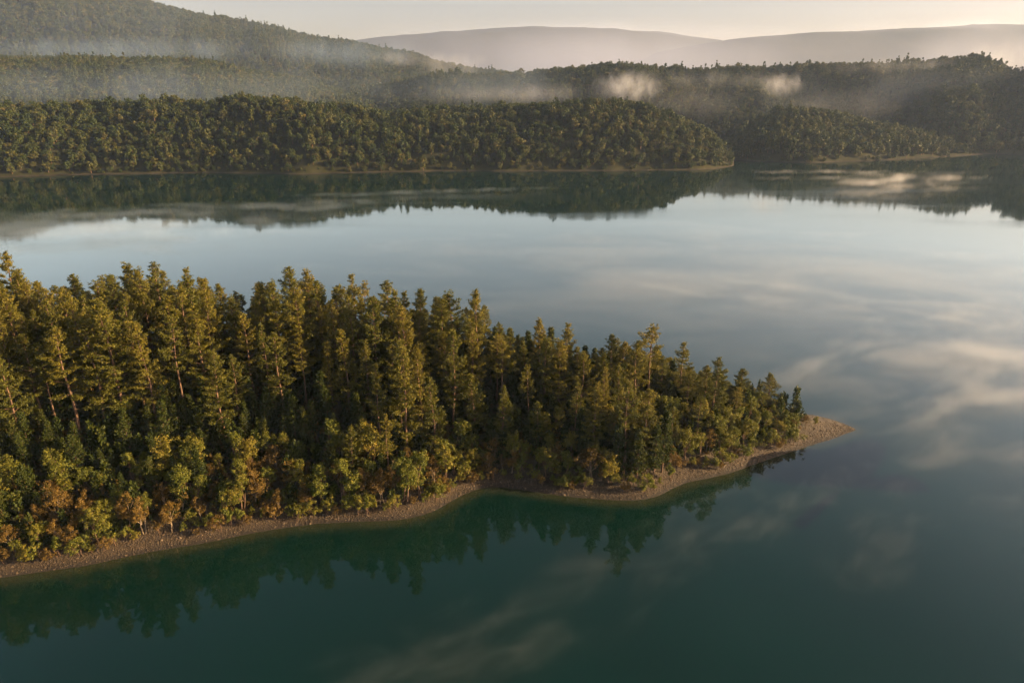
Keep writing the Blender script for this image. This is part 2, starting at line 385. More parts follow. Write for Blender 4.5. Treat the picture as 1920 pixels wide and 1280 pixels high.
def hill_z(h, x, y):
    u = x / (y * CP + 14)
    ds = np.interp(u, h['u'], h['ds']); dr = np.interp(u, h['u'], h['dr']); hh = np.interp(u, h['u'], h['h'])
    big = min(1.0, h['res'] / 8)
    ds = ds + 5 * fbm(x / 45, y * 0 + 3, 5, 3)
    t = (y - ds) / (dr - ds)
    tc = np.clip(t, 0, 1)
    rise = np.sin(tc * math.pi / 2) ** h['pw']
    tb = np.clip((y - dr) / h['back'], 0, 1.6)
    prof = np.where(t < 1, rise, np.cos(np.minimum(tb, 1) * math.pi / 2) ** 2)
    nz = fbm(x / (60 * (0.6 + big)) + y / 300, y / (150 * (0.6 + big)), 11, 4) * (13 + 11 * big) * h.get('amp', 1.0) * smooth(0.12, 0.5, tc) * (1 - 0.9 * smooth(0.75, 1.0, tc))
    z = hh * prof + nz * np.clip(hh / 40, 0, 1.6)
    fr = y - ds
    bw = 1.0 + 2.8 * fbm(x / 25, y / 25, 44, 2)
    z = np.minimum(z, np.where(fr < bw, fr * 0.25, 0.25 * bw + (fr - bw) * 0.85))
    edge = smooth(h['u'][0], h['u'][0] + 0.004, u) * (1 - smooth(h['u'][-1] - 0.004, h['u'][-1], u))
    return np.where(edge > 0.01, np.minimum(z, z * edge + (edge - 1) * 3), -2.5).clip(-2.5, None)

for hn, h in HILLS.items():
    r = h['res']
    dmin, dmax = h['ds'].min() - 20, h['dr'].max() + h['back']
    xs = [u * (d * CP + 14) for u in (h['u'][0], h['u'][-1]) for d in (dmin, dmax)]
    X, Y = np.meshgrid(np.arange(min(xs), max(xs) + r, r), np.arange(dmin, dmax + r, r))
    Z = hill_z(h, X, Y)
    if h['tree'] == 0:
        Z = Z + np.where(Z > 5, 9 * fbm(X / 260, Y / 260, 4, 4) + 6 * np.abs(fbm(X / 60, Y / 90, 14, 2)), 0)
    name = 'mountain' if hn in ('mountain', 'far_west', 'far_east') else 'hill'
    tag(link(name, grid_mesh(name, X, Y, Z, M_HILL)), kind='structure')

# ------------------------------------------------------------------ trees of the far woods
def far_tree(seed, conifer=False):
    rng = np.random.default_rng(seed); mb = MB()
    tube(mb, [(0, 0, -1.5), (0, 0, 3), (0.1, 0, 6)], [0.28, 0.2, 0.08], 5, 1)
    C = []; rad = []; ti = []
    if conifer:
        for k in range(26):
            t = rng.uniform(0, 1); a = rng.uniform(0, 6.28); r = (1 - t) * 2.4 + 0.3
            C.append((r * math.cos(a) * rng.uniform(0.3, 1), r * math.sin(a) * rng.uniform(0.3, 1), 1.8 + 9.5 * t)); rad.append(1.0 - 0.4 * t); ti.append(0.4 * rng.uniform())
    else:
        for k in range(24):
            o = rng.normal(size=3); o /= np.linalg.norm(o)
            rr = rng.uniform(0.45, 1.0)
            C.append((o[0] * 2.7 * rr, o[1] * 2.7 * rr, 5.0 + o[2] * 3.1 * rr)); rad.append(rng.uniform(0.9, 1.5)); ti.append(rng.uniform())
    blades(mb, rng, C, rad, 26, 0.85, 0.62, up=0.5, tint=ti, shell=True)
    return mb.mesh('far_tree', [M_FAR, M_BARK])

lib = bpy.data.collections.new('far_tree_kinds')
for k in range(7):
    lib.objects.link(bpy.data.objects.new('far_tree_%d' % k, far_tree(100 + k, k >= 5)))

def scatter_object(name, P, rot, scl, idx, coll):
    me = bpy.data.meshes.new(name)
    me.vertices.add(len(P)); me.vertices.foreach_set('co', np.asarray(P, np.float32).ravel())
    a = me.attributes.new('rot', 'FLOAT_VECTOR', 'POINT'); a.data.foreach_set('vector', np.asarray(rot, np.float32).ravel())
    a = me.attributes.new('scl', 'FLOAT_VECTOR', 'POINT'); a.data.foreach_set('vector', np.asarray(scl, np.float32).ravel())
    a = me.attributes.new('idx', 'INT', 'POINT'); a.data.foreach_set('value', np.asarray(idx, np.int32))
    o = link(name, me)
    ng = bpy.data.node_groups.new(name + '_scatter', 'GeometryNodeTree')
    ng.interface.new_socket('Geometry', in_out='INPUT', socket_type='NodeSocketGeometry')
    ng.interface.new_socket('Geometry', in_out='OUTPUT', socket_type='NodeSocketGeometry')
    gi = ng.nodes.new('NodeGroupInput'); go = ng.nodes.new('NodeGroupOutput')
    ci = ng.nodes.new('GeometryNodeCollectionInfo'); ci.inputs['Collection'].default_value = coll
    ci.inputs['Separate Children'].default_value = True; ci.inputs['Reset Children'].default_value = True
    ip = ng.nodes.new('GeometryNodeInstanceOnPoints'); ip.inputs['Pick Instance'].default_value = True
    def na(nm, ty):
        n = ng.nodes.new('GeometryNodeInputNamedAttribute'); n.data_type = ty; n.inputs['Name'].default_value = nm
        return n.outputs['Attribute']
    e2r = ng.nodes.new('FunctionNodeEulerToRotation')
    ng.links.new(na('rot', 'FLOAT_VECTOR'), e2r.inputs[0])
    ng.links.new(gi.outputs[0], ip.inputs['Points']); ng.links.new(ci.outputs[0], ip.inputs['Instance'])
    ng.links.new(na('idx', 'INT'), ip.inputs['Instance Index']); ng.links.new(e2r.outputs[0], ip.inputs['Rotation'])
    ng.links.new(na('scl', 'FLOAT_VECTOR'), ip.inputs['Scale']); ng.links.new(ip.outputs[0], go.inputs[0])
    md = o.modifiers.new('scatter', 'NODES'); md.node_group = ng
    return o

WOODS = {'near_left': (3.9, 0.74, 'dark wood covering the near hill on the left of the far shore'),
         'near_mid': (3.9, 0.74, 'dark wood covering the rounded headland in the middle of the far shore'),
         'right_spur': (4.1, 0.76, 'sunlit wood on the low spur at the right of the far shore'),
         'right_ridge': (4.9, 0.86, 'hazy wood on the long ridge behind the right shore'),
         'plateau': (5.4, 0.9, 'wood on the rolling slope below the left mountain'),
         'mountain': (7.6, 1.2, 'hazy wood on the big mountain at upper left')}
rngF = np.random.default_rng(5)
for hn, (sp, sc_, lab) in WOODS.items():
    h = HILLS[hn]
    dmin, dmax = h['ds'].min(), h['dr'].max() + 45
    umin, umax = max(h['u'][0], -0.84), min(h['u'][-1], 0.84)
    xs = [u * (d * CP + 14) for u in (umin, umax) for d in (dmin, dmax)]
    X, Y = np.meshgrid(np.arange(min(xs), max(xs), sp), np.arange(dmin, dmax, sp))
    X = X + rngF.uniform(-0.48, 0.48, X.shape) * sp; Y = Y + rngF.uniform(-0.48, 0.48, Y.shape) * sp
    X, Y = X.ravel(), Y.ravel(); u = X / (Y * CP + 14)
    ok = (u > umin) & (u < umax) & (Y < np.interp(u, h['u'], h['dr']) + 45)
    X, Y = X[ok], Y[ok]
    Z = hill_z(h, X, Y)
    oth = np.max([hill_z(g_, X, Y) for n_, g_ in HILLS.items() if n_ != hn and g_['tree'] > 0], axis=0)
    ok = (Z > 0.3) & (Z > oth - 0.3)
    X, Y, Z = X[ok], Y[ok], Z[ok]; n = len(X)
    s = sc_ * np.exp(rngF.normal(0, 0.33, n)) * (1 + 0.35 * fbm(X / 30, Y / 30, 21, 2))
    s *= np.clip(0.68 + Z / 20, 0.68, 1)
    s = np.minimum(s, np.where(rngF.uniform(0, 1, n) < 0.15, 1.7, 1.4) * sc_)
    con = vnoise(X / 40, Y / 40, 31) + rngF.normal(0, 0.22, n) > 0.48
    idx = np.where(con, rngF.integers(5, 7, n), rngF.integers(0, 5, n))
    rot = np.stack([rngF.normal(0, 0.06, n), rngF.normal(0, 0.06, n), rngF.uniform(0, 6.28, n)], 1)
    scl = np.stack([s * rngF.uniform(0.85, 1.2, n), s * rngF.uniform(0.85, 1.2, n), s * rngF.uniform(0.85, 1.2, n)], 1)
    tag(scatter_object('forest', np.stack([X, Y, Z - 1.3], 1), rot, scl, idx, lib), lab, 'forest', kind='stuff')

# ------------------------------------------------------------------ trees of the point
def make_pine(seed, h=18.0, start=0.45, RR=2.9, whorls=15, lean=0.35, drop=0.15):
    rng = np.random.default_rng(seed)
    tr = MB(); cr = MB()
    zs = np.linspace(-0.6, h * 0.985, 9)
    ph = rng.uniform(0, 6.28)
    bend = lambda z: np.array([math.cos(ph) * lean * (z / h) ** 2 * 2 + 0.12 * math.sin(z * 0.5 + ph), math.sin(ph) * lean * (z / h) ** 2 * 2 + 0.10 * math.cos(z * 0.43 + ph), z])
    tube(tr, [bend(z) for z in zs], [0.012 * h * (1 - 0.93 * max(z, 0) / h) + 0.02 for z in zs], 7)
    C = []; AX = []; RA = []; TI = []
    for wi in range(whorls):
        t = ((wi + rng.uniform(-0.3, 0.3)) / (whorls - 1)); t = max(t, 0) ** 0.85
        t = min(max(t, 0), 1)
        z = h * (start + (0.965 - start) * t)
        prof = np.interp(t, [0, 0.12, 0.3, 0.6, 0.85, 1.0], [0.6, 0.95, 1.0, 0.78, 0.48, 0.22])
        nb = int(rng.integers(3, 6))
        a0 = rng.uniform(0, 6.28)
        wt = rng.uniform()
        for b in range(nb):
            if rng.uniform() < drop: continue
            a = a0 + 6.28 * b / nb + rng.uniform(-0.4, 0.4)
            Lb = RR * prof * rng.uniform(0.55, 1.2)
            el = R(np.interp(t, [0, 0.5, 1], [-8, 18, 52]) + rng.uniform(-10, 10))
            base = bend(z)
            dirh = np.array([math.cos(a), math.sin(a), 0])
            pts = []
            for s in np.linspace(0, 1, 4):
                pts.append(base + dirh * Lb * s * math.cos(el) + np.array([0, 0, Lb * s * math.sin(el) + 0.14 * Lb * s * s]))
            tube(tr, pts, [0.012 * Lb + 0.025, 0.009 * Lb + 0.02, 0.02, 0.012], 4)
            side = np.array([-dirh[1], dirh[0], 0])
            ns = max(2, int(Lb / 0.36))
            for s in np.linspace(0.42 if Lb > 1.4 else 0.12, 1.0, ns):
                q = pts[0] * 0 + base + dirh * Lb * s * math.cos(el) + np.array([0, 0, Lb * s * math.sin(el) + 0.14 * Lb * s * s])
                wdt = 0.30 * Lb * (1.15 - s) + 0.10
                for sg in ((0,) if s > 0.95 else (-1, 1)):
                    C.append(q + side * sg * wdt * rng.uniform(0.5, 1.3) + np.array([0, 0, rng.uniform(0, 0.25)]))
                    AX.append(dirh * 0.5 + side * sg * 0.5 + np.array([0, 0, 0.35])); RA.append(rng.uniform(0.20, 0.40)); TI.append(np.clip(0.15 + 0.3 * wt + 0.45 * rng.uniform() + 0.15 * t, 0, 1))
    # leader tuft
    for k in range(2):
        C.append(bend(h * (0.965 + 0.02 * k))); AX.append((0, 0, 1.5)); RA.append(0.2); TI.append(0.6)
    blades(cr, rng, C, RA, 13, 0.28, 0.14, axis=AX, up=0.45, tint=TI, squash=0.6, shell=True)
    blades(cr, rng, C, np.array(RA) * 1.3, 9, 0.42, 0.08, axis=AX, up=0.5, tint=TI, squash=0.7)
    # dead stubs on the bare stem
    for k in range(int(10 * start * h / 8) if start > 0.25 else 0):
        z = rng.uniform(0.12, start) * h; a = rng.uniform(0, 6.28); Lb = rng.uniform(0.4, 1.3)
        b0 = bend(z); e = b0 + np.array([math.cos(a) * Lb, math.sin(a) * Lb, rng.uniform(-0.2, 0.3)])
        tube(tr, [b0, (b0 + e) / 2 + np.array([0, 0, 0.05]), e], [0.035, 0.025, 0.01], 4)
    return tr, cr

def make_broad(seed, h=7.0, RX=2.6, ncl=70, per=26, stems=1, leaf=0.30):
    rng = np.random.default_rng(seed)
    tr = MB(); cr = MB(); C = []; RA = []; TI = []
    lumps = []
    for k in range(7):
        o = rng.normal(size=3); o /= np.linalg.norm(o)
        lumps.append((np.array([o[0] * RX * 0.55, o[1] * RX * 0.55, h * (0.60 + 0.22 * o[2])]), rng.uniform(0.32, 0.55) * RX, rng.uniform()))
    lumps.append((np.array([0, 0, h * 0.86]), 0.36 * RX, rng.uniform()))
    for k in range(ncl):
        c, r, t = lumps[k % len(lumps)]
        o = rng.normal(size=3); o /= np.linalg.norm(o)
        C.append(c + o * r * rng.uniform(0.5, 1.1) * np.array([1, 1, 1.1])); RA.append(rng.uniform(0.25, 0.5) * RX / 2.6 + 0.12); TI.append(np.clip(0.6 * t + 0.4 * rng.uniform(), 0, 1))
    for s in range(stems):
        x0 = rng.normal(0, 0.25, 2) if stems > 1 else np.zeros(2)
        top = np.array([rng.normal(0, 0.3), rng.normal(0, 0.3), h * 0.5])
        b0 = np.array([x0[0], x0[1], -0.4])
        tube(tr, [b0, b0 * 0.5 + top * 0.5 + rng.normal(0, 0.08, 3), top], [0.016 * h, 0.012 * h, 0.008 * h], 6)
        for c, r, t in lumps[s::stems]:
            f = b0 * 0.4 + top * 0.6
            tube(tr, [f, (f + c) / 2 + rng.normal(0, 0.15, 3), c], [0.008 * h, 0.006 * h, 0.003 * h], 5)
    blades(cr, rng, C, RA, per, leaf, leaf * 0.6, up=0.25, tint=TI, squash=0.9, shell=True)
    return tr, cr

def lib_of(kind):
    out = []
    if kind == 'tall':
        for k in range(8):
            st = [0.28, 0.22, 0.36, 0.18, 0.56, 0.25, 0.15, 0.36][k]
            out.append((18.0,) + make_pine(10 + k, 18.0, st, [2.8, 3.0, 2.4, 3.1, 2.8, 2.9, 2.6, 2.3][k], [17, 19, 14, 20, 10, 18, 21, 15][k], 0.12, [0.2, 0.15, 0.3, 0.15, 0.3, 0.2, 0.2, 0.35][k]))
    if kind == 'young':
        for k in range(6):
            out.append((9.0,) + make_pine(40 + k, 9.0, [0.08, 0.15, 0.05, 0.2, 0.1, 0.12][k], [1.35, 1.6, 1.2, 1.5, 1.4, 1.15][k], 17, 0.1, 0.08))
    if kind == 'broad':
        for k in range(5):
            out.append((7.0,) + make_broad(60 + k, 7.0, [2.2, 1.8, 2.5, 2.0, 1.6][k], 110, 28, 1 + k % 2, 0.24))
    if kind == 'autumn':
        for k in range(4):
            out.append((6.0,) + make_broad(70 + k, 6.0, [2.1, 1.7, 2.3, 1.5][k], 90, 22, 2, 0.21))
    if kind == 'shrub':
        for k in range(5):
            out.append((2.2,) + make_broad(80 + k, 2.2, [1.2, 1.0, 1.35, 0.9, 1.1][k], 34, 22, 3, 0.22))
    return out
FOL = {'tall': (M_PINE, M_BARK), 'young': (M_YOUNG, M_BARK), 'broad': (M_LEAF, M_BARK), 'autumn': (M_AUTUMN, M_PALE), 'shrub': (M_LEAF, M_BARK)}
LIB = {}
for kd in FOL:
    LIB[kd] = [(h0, t.mesh('trunk', [FOL[kd][1]], True), c.mesh('crown', [FOL[kd][0]])) for h0, t, c in lib_of(kd)]
LIB['rust'] = [(h0, t, c.copy()) for h0, t, c in LIB['shrub']]
for h0, t, c in LIB['rust']: c.materials[0] = M_AUTUMN

SIL = np.array([(-200, 440), (0, 470), (30, 490), (130, 515), (200, 503), (250, 497), (290, 494), (330, 508), (400, 510), (470, 520), (540, 502), (600, 520), (660, 520), (730, 530), (790, 550), (895, 548), (940, 600), (1010, 606), (1060, 612), (1110, 645), (1160, 630), (1220, 630), (1280, 655), (1330, 668), (1390, 692), (1450, 708), (1480, 752), (1600, 800)], float)
rng = np.random.default_rng(77)
TREES = []      # kind, x, y, z, height, landmark
OCC = []
def free(x, y, r):
    return all((x - a) ** 2 + (y - b) ** 2 > (r * q) ** 2 for a, b, q in OCC)
def put(kind, x, y, z, h, note=None, q=1.0):
    TREES.append([kind, x, y, z, h, note]); OCC.append((x, y, q))
# landmark trees: top seen at (px, py), standing at distance y
LAND = [('tall', 8, 470, 118, 2, 'sky'), ('tall', 130, 512, 116, 1, 'sky'), ('tall', 233, 496, 114, 3, 'sky'), ('tall', 290, 492, 113, 5, 'sky'), ('tall', 345, 505, 116, 0, 'sky'), ('tall', 540, 498, 113, 1, 'sky'), ('tall', 575, 507, 116, 3, 'sky'), ('tall', 665, 513, 114, 7, 'sky'),
        ('tall', 730, 526, 112, 5, 'sky'), ('tall', 788, 543, 113, 6, 'sky'), ('tall', 852, 548, 112, 4, 'sky'), ('tall', 897, 541, 111, 2, 'sky'), ('tall', 1060, 608, 111, 0, 'sky'), ('tall', 1222, 610, 110, 4, 'sky'), ('tall', 1152, 628, 111, 6, 'sky'), ('tall', 1010, 601, 113, 3, 'sky'),
        ('tall', 1285, 643, 113, 7, 'sky'), ('tall', 1448, 701, 116.5, 3, 'sky'), ('tall', 1395, 690, 115, 1, 'sky'),
        ('tall', 752, 648, 97, 6, 'front'), ('tall', 1180, 715, 95.5, 4, 'front'), ('tall', 455, 585, 103, 2, 'front'), ('tall', 395, 660, 95, 0, 'front'), ('tall', 85, 560, 100, 7, 'front'), ('tall', 1345, 672, 108, 5, 'front')]
PICK = {}
for kd, px, py, y, var, note in LAND:
    zt = height_at(py, y); x = x_at(px, y, zt)
    z = float(land_z(np.array([x]), np.array([y]))[0])
    PICK[len(TREES)] = var
    put(kd, x, y, z, zt - z, note, 1.0)
def fit(x, y, z, h, slack):
    """keep a crown below the ridge's skyline"""
    for _ in range(3):
        px, py = project(x, y, z + h)
        lim = np.interp(px, SIL[:, 0], SIL[:, 1]) + slack
        if py >= lim: break
        h = height_at(lim, y) - z
    return h
cand = np.stack([rng.uniform(-122, 60, 40000), rng.uniform(66, 140, 40000)], 1)
cd = sdist(cand[:, 0], cand[:, 1]); cz = land_z(cand[:, 0], cand[:, 1], cd)
cu = cand[:, 0] / (cand[:, 1] * CP + 20)
ymid = np.interp(cand[:, 0], [-120, -60, -20, 10, 30, 45, 60], [122, 119, 117, 117, 119, 121, 124])
vis = (np.abs(cu) < 0.80) & (cand[:, 1] < ymid + 6)
cnt = dict(tall=25, young=0, broad=0, autumn=0, shrub=0, rust=0)
def pass_(kind, r, cond, hfun, n_max, q=1.0, slack=(4, 40)):
    for i in np.where(vis & cond)[0]:
        if cnt[kind] >= n_max: return
        x, y = cand[i]
        if not free(x, y, r): continue
        h = fit(x, y, cz[i], hfun(x, y, cd[i]), rng.uniform(*slack))
        if h < 1.0: continue
        put(kind, x, y, cz[i], h, None, q); cnt[kind] += 1
def tallh(x, y, d): return np.interp(x, [-110, -20, 5, 25, 40, 52], [20, 19.5, 18, 14.5, 10.5, 6.5]) * rng.uniform(0.64, 1.08)
X_, Y_ = cand[:, 0], cand[:, 1]
left_slope = (X_ < -22) & (cd < 24)
for (ax_, ay_, ah_) in [(16.5, 95.2, 9), (18.2, 96.6, 11.5), (19.6, 94.6, 8.5), (20.8, 96.4, 12), (22.4, 95.6, 9), (17.4, 98.4, 13), (21.6, 98.6, 13.5), (24.0, 97.2, 10.5)]:
    put('young' if ah_ < 11 else 'tall', ax_, ay_, float(land_z(np.array([ax_]), np.array([ay_]))[0]), ah_, None, 0.8)
pass_('tall', 2.7, (cd > 11) & (X_ < 47) & ~(left_slope & (cd < 17)), tallh, 255)
pass_('tall', 4.2, (cd > 6.5) & (X_ < 40) & (X_ > -24), lambda x, y, d: tallh(x, y, d) * 0.8, 285)
pass_('broad', 2.6, (cd > 5) & (X_ > 16) & (X_ < 52), lambda x, y, d: np.interp(x, [16, 35, 50], [8, 6.5, 4.2]) * rng.uniform(0.7, 1.2), 70, 0.9)
pass_('autumn', 2.2, (cd > 2.9) & (cd < 9) & (np.abs(vnoise(X_ / 16, Y_ / 16, 5)) > 0.10), lambda x, y, d: rng.uniform(3.0, 6.2) * np.interp(x, [30, 50], [1, 0.6]), 55, 0.8)
pass_('broad', 2.4, (cd > 3.2) & (cd < 12), lambda x, y, d: rng.uniform(3.8, 7.5) * np.interp(x, [-30, -20, -12, -6, 14, 20, 30, 50], [1, 1.35, 1.35, 0.9, 0.9, 1.2, 1.1, 0.6]), 150, 0.85)
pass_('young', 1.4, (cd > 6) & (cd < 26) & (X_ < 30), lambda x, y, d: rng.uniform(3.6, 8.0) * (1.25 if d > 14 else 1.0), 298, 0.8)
pass_('shrub', 1.5, (cd > 1.6 + 2.8 * vnoise(X_ / 7, Y_ / 7, 9)) & (cd > 0.9) & (cd < 8) & (X_ < 51), lambda x, y, d: rng.uniform(1.2, 2.8), 170, 0.7, (0, 5))
pass_('rust', 1.5, (cd > 1.5 + 2.8 * vnoise(X_ / 7, Y_ / 7, 9)) & (cd > 0.9) & (cd < 7.5) & (X_ < 51), lambda x, y, d: rng.uniform(1.0, 2.4), 125, 0.7, (0, 5))
NAME = {'tall': 'pine_tree', 'young': 'young_pine', 'broad': 'broadleaf_tree', 'autumn': 'autumn_tree', 'shrub': 'shrub', 'rust': 'shrub'}
CAT = {'tall': 'pine tree', 'young': 'young pine', 'broad': 'broadleaf tree', 'autumn': 'autumn tree', 'shrub': 'shrub', 'rust': 'shrub'}
ZONES = [(150, 'at the left edge of the picture'), (430, 'above the sunlit left beach'), (620, 'above the shaded stretch of beach'), (840, 'on the sunlit headland left of the cove'),
         (1140, 'above the shaded cove'), (1300, 'on the headland right of the cove'), (1420, 'on the bank near the bare tip'), (9999, 'beside the bare sandy tip')]
BRIEF = dict(zip([z_[1] for z_ in ZONES], ['near the picture edge', 'along the left beach', 'along the shaded stretch', 'below the left headland', 'inside the cove', 'right of the cove', 'towards the bare tip', 'next to the bare tip']))
KIND = {'tall': 'pine', 'young': 'young pine', 'broad': 'green leafy tree', 'autumn': 'golden brown tree', 'shrub': 'green shrub', 'rust': 'rusty brown shrub'}
GROUP = {'tall': 'pines on the wooded point', 'young': 'young pines under the tall pines', 'broad': 'leafy trees on the wooded point', 'autumn': 'autumn trees along the beach', 'shrub': 'shrubs along the beach', 'rust': 'shrubs along the beach'}
ORD = ['first', 'second', 'third', 'fourth', 'fifth', 'sixth', 'seventh', 'eighth', 'ninth', 'tenth', 'eleventh', 'twelfth', '13th', '14th', '15th', '16th', '17th', '18th', '19th', '20th', '21st', '22nd', '23rd', '24th', '25th']
SPECIAL = {752: 'tall pine with a bare lit trunk rising from the headland left of the cove', 1180: 'lone pine with a bare trunk at the right end of the cove', 455: 'pine with a long thin lit trunk above the shaded stretch of beach',
           395: 'leaning forward pine standing low on the left slope', 85: 'pine with a pale trunk standing forward near the left edge', 1345: 'bushy pine standing forward on the bank near the tip',
           897: 'dark layered pine, tallest on the skyline above the cove', 665: 'isolated pointed pine on the skyline behind the headland left of the cove', 1222: 'thin pine poking above its neighbours right of the cove', 1448: 'last pine on the skyline before the bare tip'}
LABEL = {}; sky_in = {}; front_in = {}
d_all = sdist(np.array([t[1] for t in TREES]), np.array([t[2] for t in TREES]))
for i, (kd, x, y, z, h, note) in enumerate(TREES):
    px, py = project(x, y, z + h); bx_, by_ = project(x, y, z)
    zn = next(t for lim, t in ZONES if px < lim)
    if i < len(LAND) and LAND[i][1] in SPECIAL: LABEL[i] = SPECIAL[LAND[i][1]]; continue
    on_sky = kd == 'tall' and py < np.interp(px, SIL[:, 0], SIL[:, 1]) + 14 and 0 < px < 1500
    if on_sky: sky_in.setdefault(zn, []).append((px, i)); continue
    if kd in ('broad', 'autumn') and d_all[i] < 6 and 0 < bx_ < 1600: front_in.setdefault((zn, kd), []).append((px, i)); continue
    size = 'tall' if h > {'tall': 15, 'young': 8.5, 'broad': 6, 'autumn': 5, 'shrub': 2.0, 'rust': 1.7}[kd] else 'small'
    row = 'front row' if d_all[i] < 6 else 'lower slope' if d_all[i] < 13 else 'middle slope' if d_all[i] < 20 else 'upper slope'
    LABEL[i] = '%s %s in the %s %s' % (size, KIND[kd], row, zn) if row == 'front row' else '%s %s on the %s %s' % (size, KIND[kd], row, zn)
for zn, L_ in sky_in.items():
    for n_, (px, i) in enumerate(sorted(L_)): LABEL[i] = '%s skyline pine from the left %s' % (ORD[min(n_, 24)], zn)
for (zn, kd), L_ in front_in.items():
    for n_, (px, i) in enumerate(sorted(L_)): LABEL[i] = '%s %s from the left at the beach %s' % (ORD[min(n_, 24)], KIND[kd], BRIEF[zn])
for i, (kd, x, y, z, h, note) in enumerate(TREES):
    L_ = LIB[kd]; k = PICK.get(i, int(rng.integers(len(L_))))
    h0, tm, cm = L_[k]
    s = h / h0
    w = s * rng.uniform(0.88, 1.15) if kd != 'tall' else max(s, 0.62) * rng.uniform(0.85, 1.12) * float(np.interp(x, [0, 22, 45], [1, 1.15, 1.35]))
    e = link(NAME[kd], None, loc=(x, y, z), rot=(rng.normal(0, 0.022), rng.normal(0, 0.022), rng.uniform(0, 6.28)), scale=(w, w, s))
    e.empty_display_size = 0.5
    link('stem' if kd in ('shrub', 'rust') else 'trunk', tm, e); link('foliage' if kd in ('shrub', 'rust') else 'crown', cm, e)
    tag(e, LABEL[i], CAT[kd], GROUP[kd])
print('TREES', cnt, len(TREES))

# low undergrowth between the stems, and stones along the beach
und = bpy.data.collections.new('undergrowth_kinds')
for k in range(6):
    r_ = np.random.default_rng(200 + k); mb = MB()
    C = [(r_.normal(0, 0.45), r_.normal(0, 0.45), abs(r_.normal(0.35, 0.3))) for _ in range(14)]
    if k >= 4:      # saplings
        C = [(r_.normal(0, 0.34 * (1 - q / 26)), r_.normal(0, 0.34 * (1 - q / 26)), 0.2 + q * 0.1) for q in range(24)]
    blades(mb, r_, C, 0.32, 16, 0.26, 0.16, up=0.5)
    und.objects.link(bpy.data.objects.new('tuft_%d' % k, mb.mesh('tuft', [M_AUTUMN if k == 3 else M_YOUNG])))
ok = (cd > 4.6) & (X_ < 53) & (Y_ < ymid + 6)
I = np.where(ok)[0][:5200]; n = len(I)
s = rng.uniform(0.7, 1.8, n)
tag(scatter_object('undergrowth', np.stack([X_[I], Y_[I], cz[I]], 1), np.stack([np.zeros(n), np.zeros(n), rng.uniform(0, 6.28, n)], 1), np.stack([s, s, s * rng.uniform(0.8, 1.5, n)], 1), rng.integers(0, 6, n), und),
    'low undergrowth between the trees of the point', 'undergrowth', kind='stuff')
rk = bpy.data.collections.new('stone_kinds')
m_st, nt, out = new_mat('stone'); p = N(nt, 'ShaderNodeBsdfPrincipled'); oi = N(nt, 'ShaderNodeObjectInfo')
cr = ramp(nt, [(0, (0.0330, 0.0219, 0.0130)), (0.6, (0.0661, 0.0445, 0.0257)), (1, (0.1124, 0.0815, 0.0514))]); nt.links.new(oi.outputs['Random'], cr.inputs[0]); nt.links.new(cr.outputs[0], p.inputs[0]); p.inputs['Roughness'].default_value = 0.85; nt.links.new(p.outputs[0], out.inputs[0])
import bmesh
for k in range(4):
    bm = bmesh.new(); bmesh.ops.create_icosphere(bm, subdivisions=2, radius=0.5)
    r_ = random.Random(k)
    ax = Vector((r_.uniform(0.7, 1.3), r_.uniform(0.6, 1.1), r_.uniform(0.4, 0.7)))
    for v in bm.verts:
        v.co = Vector((v.co.x * ax.x, v.co.y * ax.y, v.co.z * ax.z)) * r_.uniform(0.86, 1.12)
    me = bpy.data.meshes.new('stone'); bm.to_mesh(me); bm.free(); me.materials.append(m_st)
    rk.objects.link(bpy.data.objects.new('stone_%d' % k, me))
bx = np.stack([rng.uniform(-100, 64, 90000), rng.uniform(66, 126, 90000)], 1)
bd = sdist(bx[:, 0], bx[:, 1])
ok = (bd > 0.1) & (bd < 5.5) & (bx[:, 1] < 118) & (rng.uniform(0, 1, len(bd)) < 0.25 + 0.75 * np.exp(-bd / 1.2))
B = bx[ok][:7000]; n = len(B); bz = land_z(B[:, 0], B[:, 1])
s = np.minimum(0.10 * np.exp(rng.normal(0, 0.5, n)) + 0.05, 0.3)
tag(scatter_object('stones', np.stack([B[:, 0], B[:, 1], bz + 0.02], 1), np.stack([rng.normal(0, .3, n), rng.normal(0, .3, n), rng.uniform(0, 6.28, n)], 1), np.stack([s * 1.3, s, s], 1), rng.integers(0, 4, n), rk),
    'small stones scattered over the beach of the point', 'stones', kind='stuff')

# ------------------------------------------------------------------ air
bm = bmesh.new(); bmesh.ops.create_cube(bm, size=1.0)
me = bpy.data.meshes.new('haze'); bm.to_mesh(me); bm.free()
me.materials.append(haze_mat(0.00007, (0.50, 0.66, 1.0), 0.25))
tag(link('haze', me, loc=(0, 2220, 237), scale=(7800, 5200, 482)), kind='stuff')

def wisp(x, y, z, rx, ry, rz, rot, mat, label):
    bm = bmesh.new(); bmesh.ops.create_icosphere(bm, subdivisions=3, radius=1.0)
    me = bpy.data.meshes.new('mist'); bm.to_mesh(me); bm.free(); me.materials.append(mat)
    tag(link('mist', me, loc=(x, y, z), rot=(0, 0, rot), scale=(rx, ry, rz)), label, 'mist', kind='stuff')
def lake_wisp(px, py, rx, ry, rz, rot, dens, size, label, lo=0.15, hi=0.8, tint=(0.93, 0.94, 0.97)):
    x, y = ground(px, py); wisp(x, y, rz + 0.15, rx, ry, rz, R(rot), mist_mat('lake_mist', dens, size, R(rot), lo=lo, hi=hi, color=tint), label)
lake_wisp(1130, 1090, 58, 12, 0.8, 34, 0.022, 6.0, 'long pale streak of mist on the water below the point')
lake_wisp(800, 1255, 22, 10, 0.8, 20, 0.036, 6.0, 'wisp of mist at the bottom of the picture')
lake_wisp(1470, 965, 36, 6, 0.7, 38, 0.013, 4.0, 'thin streak of mist off the point')
